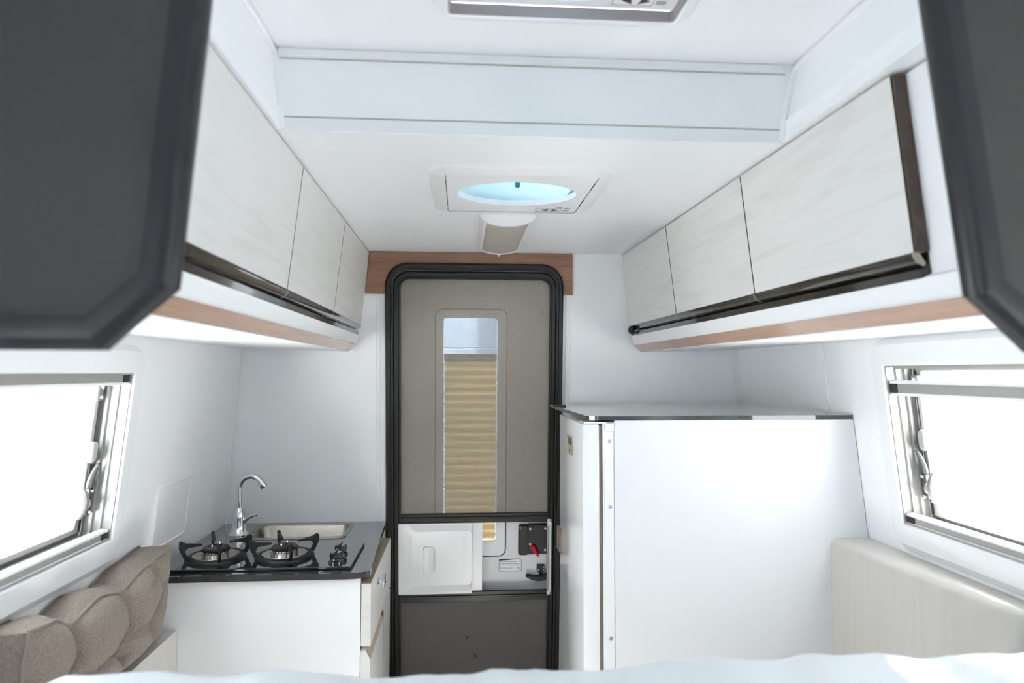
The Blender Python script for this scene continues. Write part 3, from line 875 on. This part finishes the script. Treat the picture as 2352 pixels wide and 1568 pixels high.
# ------------------------------------------------------------------ fridge
FY, FX = 1.892, .337
t = thing('fridge', 'white upright fridge facing the aisle beside the door', 'fridge', (.60, 2.12, 0))
bm = nb(); box(bm, (FX, .384), (FY, 2.335), (.30, 1.306), bev=.004, seg=2)
d = obj('fridge_door', bm, M['fridge'], t, True, 40)
bm = nb(); box(bm, (.384, .3935), (FY + .006, 2.328), (.31, 1.300))
obj('gasket', bm, M['gasket'], d)
FD = Frame((FX, 0, 0), (0, -1, 0), (0, 0, 1), (-1, 0, 0))
bm = nb(); plate(bm, FD, rrect(-2.165, -2.055, 1.196, 1.254, .003), .0, .002)
bg = obj('badge', bm, M['plate'], d)
textmesh('UTRI', .030, FD, -2.108, 1.236, .0022, M['ink'], bg, sx=1.15)
bm = nb(); lathe(bm, [(.005, 0), (.005, .0008), (.001, .001)], None, 10, Frame(FD(-2.110, 1.210, .002), FD.u, FD.v, FD.w))
obj('badge_dot', bm, M['ink'], bg)
bm = nb(); ring(bm, FD, rrect(-2.360, -2.285, .848, .925, .006), rrect(-2.350, -2.295, .860, .913, .004), 0, .008)
lt = obj('latch', bm, M['gasket'], d)
bm = nb(); plate(bm, FD, rrect(-2.350, -2.295, .860, .913, .004), 0, .004)
obj('latch_plate', bm, M['steel'], lt)
bm = nb(); box(bm, (.394, 1.0), (FY + .001, 2.44), (.28, 1.312), bev=.002)
obj('body', bm, M['fridge'], t)
bm = nb(); box(bm, (.340, .4255), (FY - .004, 1.95), (1.3075, 1.312), bev=.001); box(bm, (.402, .4255), (FY - .004, FY), (1.286, 1.3115), bev=.001)
obj('hinge_plate', bm, M['fridge'], t)
bm = nb(); box(bm, (.398, .424), (FY - .002, FY + .001), (.30, 1.285), bev=.0008)
fs = obj('front_strip', bm, M['fridge'], t)
for z in (1.258, 1.077, .719):
    bm = nb(); lathe(bm, [(.006, 0), (.005, .003), (.002, .004)], None, 12, Frame((.413, FY - .002, z), (1, 0, 0), (0, 0, 1), (0, -1, 0)))
    obj('screw', bm, M['chrome'], fs, True)
# cabinet side that hides the fridge
bm = nb()
M['fpanel'] = mat('white_fridge_panel_laminate', (.76, .77, .785), .5)
prism(bm, [('a', 0), ('w', 0), ('w', 1.3155), ('a', 1.3155)], FY - .0035, FY + .0, lambda p, y: Vector((.4262 if p[0] == 'a' else xr(p[1]) - .002, y, p[1])))
bm2 = bm
tag(obj('fridge_side_panel', bm2, M['fpanel']), 'large white side panel covering the fridge', 'panel')
# slab on the fridge
ZT = 1.3275
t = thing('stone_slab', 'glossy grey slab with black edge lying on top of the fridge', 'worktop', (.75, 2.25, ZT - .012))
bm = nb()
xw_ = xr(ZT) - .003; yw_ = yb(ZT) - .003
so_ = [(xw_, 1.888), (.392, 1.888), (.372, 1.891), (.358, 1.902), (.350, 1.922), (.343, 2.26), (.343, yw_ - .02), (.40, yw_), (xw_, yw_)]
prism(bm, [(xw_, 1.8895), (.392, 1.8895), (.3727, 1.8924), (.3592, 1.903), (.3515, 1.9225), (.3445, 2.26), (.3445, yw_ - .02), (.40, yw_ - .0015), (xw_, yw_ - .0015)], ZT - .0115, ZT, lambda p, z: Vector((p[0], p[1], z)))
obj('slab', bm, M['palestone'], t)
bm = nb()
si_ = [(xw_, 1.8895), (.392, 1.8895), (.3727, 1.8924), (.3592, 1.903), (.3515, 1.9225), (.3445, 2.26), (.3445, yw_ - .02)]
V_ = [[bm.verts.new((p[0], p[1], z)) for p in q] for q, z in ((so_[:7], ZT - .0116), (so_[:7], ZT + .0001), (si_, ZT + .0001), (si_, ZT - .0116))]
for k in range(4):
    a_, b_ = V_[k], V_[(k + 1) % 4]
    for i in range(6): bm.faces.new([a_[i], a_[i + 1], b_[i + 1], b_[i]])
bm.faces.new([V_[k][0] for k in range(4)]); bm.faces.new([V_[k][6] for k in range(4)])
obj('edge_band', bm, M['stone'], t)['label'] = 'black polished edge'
bm = nb(); box(bm, (.376, .381), (1.8872, 1.8895), (ZT - .0115, ZT))
obj('edge_joint', bm, M['greyplas'], t)
bm = nb(); box(bm, (.33, .372), (2.42, 2.44), (ZT - .002, ZT + .006), bev=.001)
obj('corner_clip', bm, M['blackm'], t)

# ------------------------------------------------------------------ ledges, cushion, bench
bm = nb()
def lput(p, z): return Vector((p[0] if p[0] != 'w' else xr(z) - .002, p[1], z))
pts = [('w', 1.888), (1.046, 1.888), (1.085, 1.345), (1.092, 1.318), (1.108, 1.300), ('w', 1.285)]
A = [bm.verts.new(lput(p, 0)) for p in pts]; B_ = [bm.verts.new(lput(p, .965)) for p in pts]
pts2 = [('w', 1.888), (1.060, 1.888), (1.099, 1.350), (1.106, 1.328), (1.118, 1.315), ('w', 1.300)]
C_ = [bm.verts.new(lput(p, .980)) for p in pts2]
for L0, L1 in ((A, B_), (B_, C_)):
    for i in range(6): bm.faces.new([L0[i], L0[(i + 1) % 6], L1[(i + 1) % 6], L1[i]])
bm.faces.new(A); bm.faces.new(C_)
tag(obj('wooden_ledge', bm, M['palewood'], smooth=True, angle=50), 'pale glossy oak ledge under the window beside the fridge panel', 'ledge')
bm = nb()
prism(bm, [('w', .985), ('w', 1.283), (1.115, 1.283), (1.105, .985)], 0, .968, lput)
tag(obj('wooden_locker', bm, M['palewood']), 'pale oak locker between the bed and the oak ledge', 'cabinet')
bm = nb()
prism(bm, [('w', .99), ('w', 2.048), (-.808, 2.048), (-.808, .99)], 0, .715, lambda p, z: Vector((xl(z) + .002 if p[0] == 'w' else p[0], p[1], z)))
tag(obj('bench_base', bm, M['palewood']), 'pale oak bench base under the brown tufted cushion', 'bench')

# tufted cushion
t = thing('tufted_cushion', 'grey brown tufted velour back cushion leaning on the wall', 'cushion', (-.85, 1.66, .716))
CL, CH, CTK = .625, .255, .090
cy0, cz0 = 1.352, .7215
crease = [[(.22, 1.05), (.25, .69), (.21, .53), (.26, .25), (.22, -.05)], [(.56, 1.05), (.60, .59), (.52, .40), (.62, .19), (.57, -.05)], [(.80, 1.05), (.90, .67), (.79, .38), (.88, .17), (.83, -.05)]]
link_ = [[(.25, .69), (.38, .78), (.56, 1.0)], [(.52, .40), (.66, .47), (.79, .38)], [(.21, .53), (.36, .36), (.52, .40)]]
def sdist(u, v, pl):
    d = 9
    for (a, b), (c, e) in zip(pl, pl[1:]):
        px, py, qx, qy = (u - a) * CL, (v - b) * CH, (c - a) * CL, (e - b) * CH
        h = max(0, min(1, (px * qx + py * qy) / (qx * qx + qy * qy)))
        d = min(d, math.hypot(px - h * qx, py - h * qy))
    return d
def lerp_tab(tab, x):
    for (a, p), (b, q) in zip(tab, tab[1:]):
        if x <= b:
            t_ = max(0, (x - a) / (b - a)); t_ = t_ * t_ * (3 - 2 * t_)
            return p + (q - p) * t_
    return tab[-1][1]
edge_z = [(0, .968), (.12, .960), (.235, .930), (.40, .950), (.57, .932), (.76, .955), (1, .968)]
def cush(u, v, w):
    """u along, v up, w out (0..1 each) -> world"""
    fu, fv, fw = abs(2 * u - 1), abs(2 * v - 1), abs(2 * w - 1)
    dep = 0.0
    for c in crease: dep = max(dep, math.exp(-sdist(u, v, c) / .016))
    for c in link_[1:]: dep = max(dep, .30 * math.exp(-sdist(u, v, c) / .018))
    pil = (1 - fu ** 6) * (1 - fv ** 5)
    th = CTK * .92 + .046 * pil * (1 - dep) ** 1.2 - .014 * dep * pil
    # top edge rises and sinks with the sections; the top face is puffed too
    zt = lerp_tab(edge_z, u)
    z = cz0 + (zt - cz0) * v
    topd = max(math.exp(-abs(u - .24 - .05 * (1 - w)) * CL / .016), math.exp(-abs(u - .585 - .05 * (1 - w)) * CL / .016))
    z += .016 * (1 - fw ** 2) * (1 - .85 * topd) * max(0, 2 * v - 1) ** 3 * (1 - fu ** 8)
    y = cy0 + CL * u + .010 * (1 - fw ** 2) * (1 if u > .5 else -1) * fu ** 3
    x = xl(z) + .006 + th * w - .012 * (1 - v) * 0
    x += .002 * mnoise.noise(Vector((u * 11, v * 6, w * 3 + 2)))
    return Vector((x, y, max(z, cz0 + .001)))
bm = nb()
NU, NV, NW = 150, 60, 12
cache = {}
def cv(i, j, k):
    key = (i, j, k)
    if key not in cache: cache[key] = bm.verts.new(cush(i / NU, j / NV, k / NW))
    return cache[key]
for i in range(NU):
    for j in range(NV):
        for k in (0, NW): bm.faces.new([cv(i, j, k), cv(i + 1, j, k), cv(i + 1, j + 1, k), cv(i, j + 1, k)])
for i in range(NU):
    for k in range(NW):
        for j in (0, NV): bm.faces.new([cv(i, j, k), cv(i + 1, j, k), cv(i + 1, j, k + 1), cv(i, j, k + 1)])
for j in range(NV):
    for k in range(NW):
        for i in (0, NU): bm.faces.new([cv(i, j, k), cv(i, j + 1, k), cv(i, j + 1, k + 1), cv(i, j, k + 1)])
obj('cover', bm, M['fabric'], t, True, 75)
for j, w in ((NV, NW), (NV, 0)):
    bm = nb(); tube(bm, [cush(i / NU, 1, w / NW) + Vector((.001 if w else -.001, 0, .0015)) for i in range(NU + 1)], .0036, 6)
    obj('piping', bm, M['piping'], t, True)
for i in (0, NU):
    bm = nb(); tube(bm, [cush(i / NU, q / NV, 1) + Vector((.001, 0, 0)) for q in range(NV + 1)], .0036, 6)
    obj('piping', bm, M['piping'], t, True)

# ------------------------------------------------------------------ dark partition panels above the bed
def partition(side, label):
    xw = xl if side < 0 else xr
    t = thing('partition_panel', label, 'panel', (-.6 if side < 0 else .9, .7, 1.47), 'dark partition panels above the bed')
    y0, y1 = .690, .716
    zb = 1.472
    if side < 0: prof = [(-.2500, HC - .003), (-.2825, 1.533), (-.352, zb)]
    else: prof = [(.5030, HC - .003), (.5505, 1.532), (.620, zb)]
    end = (xw(zb) - side * .002, zb)
    outline = prof + [end, (xw(HC) - side * .002, HC - .003)]
    bm = nb(); prism(bm, outline, y0 + .004, y1 - .004, lambda p, y: Vector((p[0] + side * .004, y, p[1])) if p in prof[:2] else Vector((p[0], y, p[1])))
    obj('panel', bm, M['greyp'], t)
    # rounded edging swept along the free edge
    path = prof + [end]
    segs = len(path) - 1
    for i in range(segs):
        a, b = Vector((path[i][0], 0, path[i][1])), Vector((path[i + 1][0], 0, path[i + 1][1]))
        d = (b - a).normalized(); n = Vector((d.z, 0, -d.x))
        if n.x * side < 0 and i == 0: n = -n
        if i and n.z < 0: n = -n
        if i == 0 and n.x * side < 0: n = -n
        bm = nb()
        # D profile: width .032 in the panel plane, bulging on both faces
        q = []
        for k in range(13):
            an = math.pi * k / 12
            q.append((.013 - .013 * math.sin(an), (y0 + y1) / 2 - .018 * math.cos(an)))
        q += [(.033, y1 + .003), (.033, y0 - .003)]
        # mitre planes
        def cut(j):
            if j == 0 or j == segs: return None
            pa, pb, pc = [Vector((p[0], 0, p[1])) for p in path[j - 1:j + 2]]
            return ((pb - pa).normalized() + (pc - pb).normalized()).normalized()
        loops = []
        for (pt, m_) in ((a, cut(i)), (b, cut(i + 1))):
            lp = []
            for (s, y) in q:
                P = pt + n * s
                if m_ is not None:
                    P = P - d * ((P - pt).dot(m_) / d.dot(m_))
                P.y = y
                lp.append(P)
            loops.append(lp)
        loft(bm, loops, True, True)
        obj('edge_trim', bm, M['greyt'], t, True, 60)
    return t
partition(-1, 'dark grey partition panel with rounded edging on the kitchen side')
partition(1, 'dark grey partition panel with rounded edging on the fridge side')

# ------------------------------------------------------------------ roof vents and lamp
def dome(parent, cx, cy, z, ru, rv, h):
    bm = nb()
    F = Frame((cx, cy, z), (1, 0, 0), (0, 1, 0), (0, 0, 1))
    loops = []
    for i in range(9):
        a = math.pi / 2 * i / 8
        s = math.cos(a)
        loops.append([F(x * s * ru, y * s * rv, h * math.sin(a)) for x, y in [(math.cos(2 * math.pi * k / 40), math.sin(2 * math.pi * k / 40)) for k in range(40)]])
    loft(bm, loops[:-1], False, True)
    return obj('dome', bm, M['dome'], parent, True, 180)

def vent(label, cx, cy, z, recess, hw_, fl, ru, rv, dyc):
    t = thing('roof_vent', label, 'roof vent', (cx, cy, z))
    F = Frame((cx, cy, z), (1, 0, 0), (0, 1, 0), (0, 0, -1))   # w points down into the room
    q = lambda s, r: rrect(-s, s, -s, s, r)
    bm = nb()
    if recess:
        prof = [(fl, .05, 0), (fl - .006, .048, .003), (hw_ + .004, .012, .005), (hw_, .008, .003), (hw_, .008, -.022)]
    else:
        prof = [(fl, .05, 0), (fl - .004, .048, .006), (fl - .030, .03, .013), (fl - .038, .012, .013), (hw_ + .002, .006, .008), (hw_ + .001, .006, .002)]
    loft(bm, [LP(F, q(s, r), w) for s, r, w in prof])
    obj('flange', bm, M['mauve'] if recess == 2 else M['white'], t, True, 30)
    w1 = -.018 if recess else .011
    bm = nb()
    out = q(hw_ - .002, .006); hole = ell(0, dyc, ru, rv)
    n2 = 10
    out = rrect(-hw_ + .002, hw_ - .002, -hw_ + .002, hw_ - .002, .006, n2); hole = ell(0, dyc, ru, rv, n2)
    loft(bm, [LP(F, out, w1 - .012), LP(F, out, w1), LP(F, hole, w1), LP(F, hole, w1 - .014)], closed=True)
    p = obj('vent_panel', bm, M['white'], t, True, 30)
    if recess:
        bm = nb(); ring(bm, F, rrect(-hw_ + .0005, hw_ - .0005, -hw_ + .0005, hw_ - .0005, .006), rrect(-hw_ + .004, hw_ - .004, -hw_ + .004, hw_ - .004, .006), -.016, .0025)
        obj('recess_wall', bm, M['mauve'], t)
    else:
        bm = nb(); box(bm, (-hw_ - .002, -hw_ + .001), (-.11, .11), (.007, .0115), F)
        obj('side_slot', bm, M['edgebrown'], t)
        for a, b in ((-.11, -.055), (.045, .105)):
            bm = nb(); box(bm, (hw_ - .001, hw_ + .002), (a, b), (.007, .0115), F)
            obj('side_slot', bm, M['edgebrown'], t)
    # arrow keys and print
    ya, xa_ = hw_ - .030 if not recess else hw_ - .030, hw_ - .075
    for s in (-1, 1):
        bm = nb(); c = xa_ + s * .014
        prism(bm, [(c + s * .011, ya), (c - s * .009, ya + .010), (c - s * .005, ya), (c - s * .009, ya - .010)], w1, w1 + .0012, lambda p_, w_: F(p_[0], p_[1], w_))
        obj('arrow_key', bm, M['ink'], p)
    bm = nb()
    ring(bm, F, rrect(xa_ - .040, xa_ + .032, ya - .016, ya + .016, .004), rrect(xa_ - .0385, xa_ + .0305, ya - .0145, ya + .0145, .003), w1, w1 + .0006)
    obj('key_frame', bm, M['pgrey'], p)
    for a, b in ((.045, .004), (.045, -.022), (.022, -.030)):
        bm = nb(); plate(bm, F, rrect(xa_ + a - .009, xa_ + a + .009, ya + b - .006, ya + b + .006, .003, 3), w1, w1 + .0008)
        obj('key', bm, M['pgrey'], p)
    dm = dome(t, cx, cy + dyc, z - w1 + .013, ru + .008, rv + .008, .045)
    bm = nb(); lathe(bm, [(.003, 0), (.003, .02), (.007, .024), (.007, .034), (.002, .037)], None, 12, Frame((cx, cy + dyc - .01, z - w1 + .052), (1, 0, 0), (0, 1, 0), (0, 0, -1)))
    obj('pull_knob', bm, mat('teal_knob', (.02, .22, .30), .3), dm, True)
    return t
vent('white roof vent with blue dome beside the ceiling lamp', VF[0], VF[1], HC, 0, .178, .216, .150, .112, -.008)
vent('white recessed roof vent with arrow keys over the bed', VN[0], VN[1], HR, 1, .198, .222, .155, .150, .030)

t = thing('ceiling_lamp', 'white ceiling lamp with beige curved lens above the door', 'lamp', (.135, 2.20, HC))
lx, ly0, ly1, lwd, ldp = .134, 1.965, 2.455, .082, .034
def arc(s, dz=0, n=14):
    return [(lx + lwd * s * math.cos(math.pi * k / n), HC - .001 - dz - (ldp) * s * math.sin(math.pi * k / n)) for k in range(n + 1)]
def seg(name, s, y0, y1, m, cap=True):
    bm = nb(); prism(bm, arc(s), y0, y1, lambda p, y: Vector((p[0], y, p[1])))
    return obj(name, bm, M[m], t, True, 50)
seg('end_cap', 1.0, ly0, ly0 + .016, 'white'); seg('end_cap', 1.0, ly1 - .016, ly1, 'white')
seg('lens', .93, ly0 + .016, ly1 - .016, 'lens')
for s in (-1, 1):
    bm = nb()
    pr = [(lx + s * lwd, HC - .001), (lx + s * lwd * 1.0, HC - .006), (lx + s * lwd * .84, HC - .0215), (lx + s * lwd * .76, HC - .023), (lx + s * lwd * .72, HC - .001)]
    prism(bm, pr, ly0 + .016, ly1 - .016, lambda p, y: Vector((p[0], y, p[1])))
    obj('side_rail', bm, M['white'], t)
bm = nb(); tube(bm, [(lx, ly1 - .004, HC - .030), (lx, ly1 + .004, HC - .036), (lx, ly1 + .012, HC - .038)], [.006, .005, .002], 8)
obj('switch_tab', bm, M['white'], t, True)

# ------------------------------------------------------------------ bed with film-wrapped mattress in the foreground
t = thing('bed', 'wide bed with rumpled white film over the mattress', 'bed', (.13, 0, 0))
def crest(x):
    pts = [(-.95, 1.02), (-.60, 1.050), (-.54, 1.050), (-.50, 1.062), (-.40, 1.064), (-.31, 1.052), (-.25, 1.056), (-.09, 1.047), (.14, 1.050), (.40, 1.052), (.60, 1.058), (.83, 1.054), (1.2, 1.054)]
    for (a, za), (b, zb_) in zip(pts, pts[1:]):
        if a <= x <= b:
            s = (x - a) / (b - a); s = s * s * (3 - 2 * s)
            return za + (zb_ - za) * s
    return pts[0][1] if x < pts[0][0] else pts[-1][1]
def fold(x, y):
    v = 0
    for f, a in ((3, .012), (7, .007), (16, .0035)):
        v += a * (1 - 2 * abs(mnoise.noise(Vector((x * f * 1.2 + 3, y * f * .9 + x * f * .5, f)))))
    return v
bm = nb()
NX, NY = 170, 90
rows = []
for j in range(NY + 1):
    row = []
    for i in range(NX + 1):
        x = -.868 + (1.138 + .868) * i / NX
        s = j / NY
        if s < .8:
            y = YF + .02 + (.92 - YF - .02) * (s / .8)
            edge = max(0, (y - .60) / .32)
            z = 1.035 + (crest(x) - 1.042) * edge ** 2 + fold(x, y) * .8
            z -= .012 * (1 - edge)
        else:
            q = (s - .8) / .2
            an = min(1, q / .4) * math.pi / 2
            y = .92 + .05 * math.sin(an) + .006 * mnoise.noise(Vector((x * 6, q * 3, 1)))
            z = 1.035 + crest(x) - 1.042 + fold(x, .92) * .8 * (1 - q) - .05 * (1 - math.cos(an)) - max(0, q - .4) / .6 * .17
        row.append(bm.verts.new((x, y, z)))
    rows.append(row)
for j in range(NY):
    for i in range(NX):
        bm.faces.new([rows[j][i], rows[j][i + 1], rows[j + 1][i + 1], rows[j + 1][i]])
obj('film_sheet', bm, M['sheet'], t, True, 180)
bm = nb(); box(bm, (-.862, 1.13), (YF + .02, .945), (.83, .985), bev=.02, seg=2)
obj('mattress', bm, M['sheet'], t, True)
bm = nb(); box(bm, (-.85, 1.12), (YF + .02, .93), (0, .83))
obj('bed_base', bm, M['palewood'], t)

# ------------------------------------------------------------------ outside: pale yard with board walls
GZ = -.75
bm = nb(); box(bm, (-14, 14), (-14, 14), (GZ - .1, GZ))
tag(obj('ground', bm, M['ground']), 'pale concrete yard outside the windows', 'ground', kind='structure')
def boards(name, label, F, u0, u1, n, h, battens, m='board_white'):
    t = thing(name, label, 'wall', F((u0 + u1) / 2, GZ, 0), kind='structure')
    me = None
    for i in range(n):
        bm = nb(); box(bm, (u0, u1), (GZ + i * h + .0003, GZ + (i + 1) * h - .0003), (-.02, .0), F, bev=.004)
        obj('board', bm, M[m], t)
    for u in battens:
        bm = nb(); box(bm, (u - .05, u + .05), (GZ, GZ + n * h), (0, .025), F, bev=.003)
        obj('batten', bm, M['batten'], t)
boards('wall_outside_back', 'pale blue board wall seen through the door window', Frame((0, 3.12, 0), (1, 0, 0), (0, 0, 1), (0, -1, 0)), -3.6, 3.9, 14, .21, (-1.6, -.6, .235, 1.4, 2.4), 'board')
boards('wall_outside_left', 'pale board wall outside the window above the cushion', Frame((-3.8, 0, 0), (0, 1, 0), (0, 0, 1), (1, 0, 0)), -2.5, 3.5, 12, .21, (-1, .5, 2.2), 'board_grey')
boards('wall_outside_right', 'pale board wall outside the window above the ledge', Frame((4.1, 0, 0), (0, 1, 0), (0, 0, 1), (-1, 0, 0)), -2.5, 3.5, 12, .21, (-1, 1.0, 2.7, 3.1))
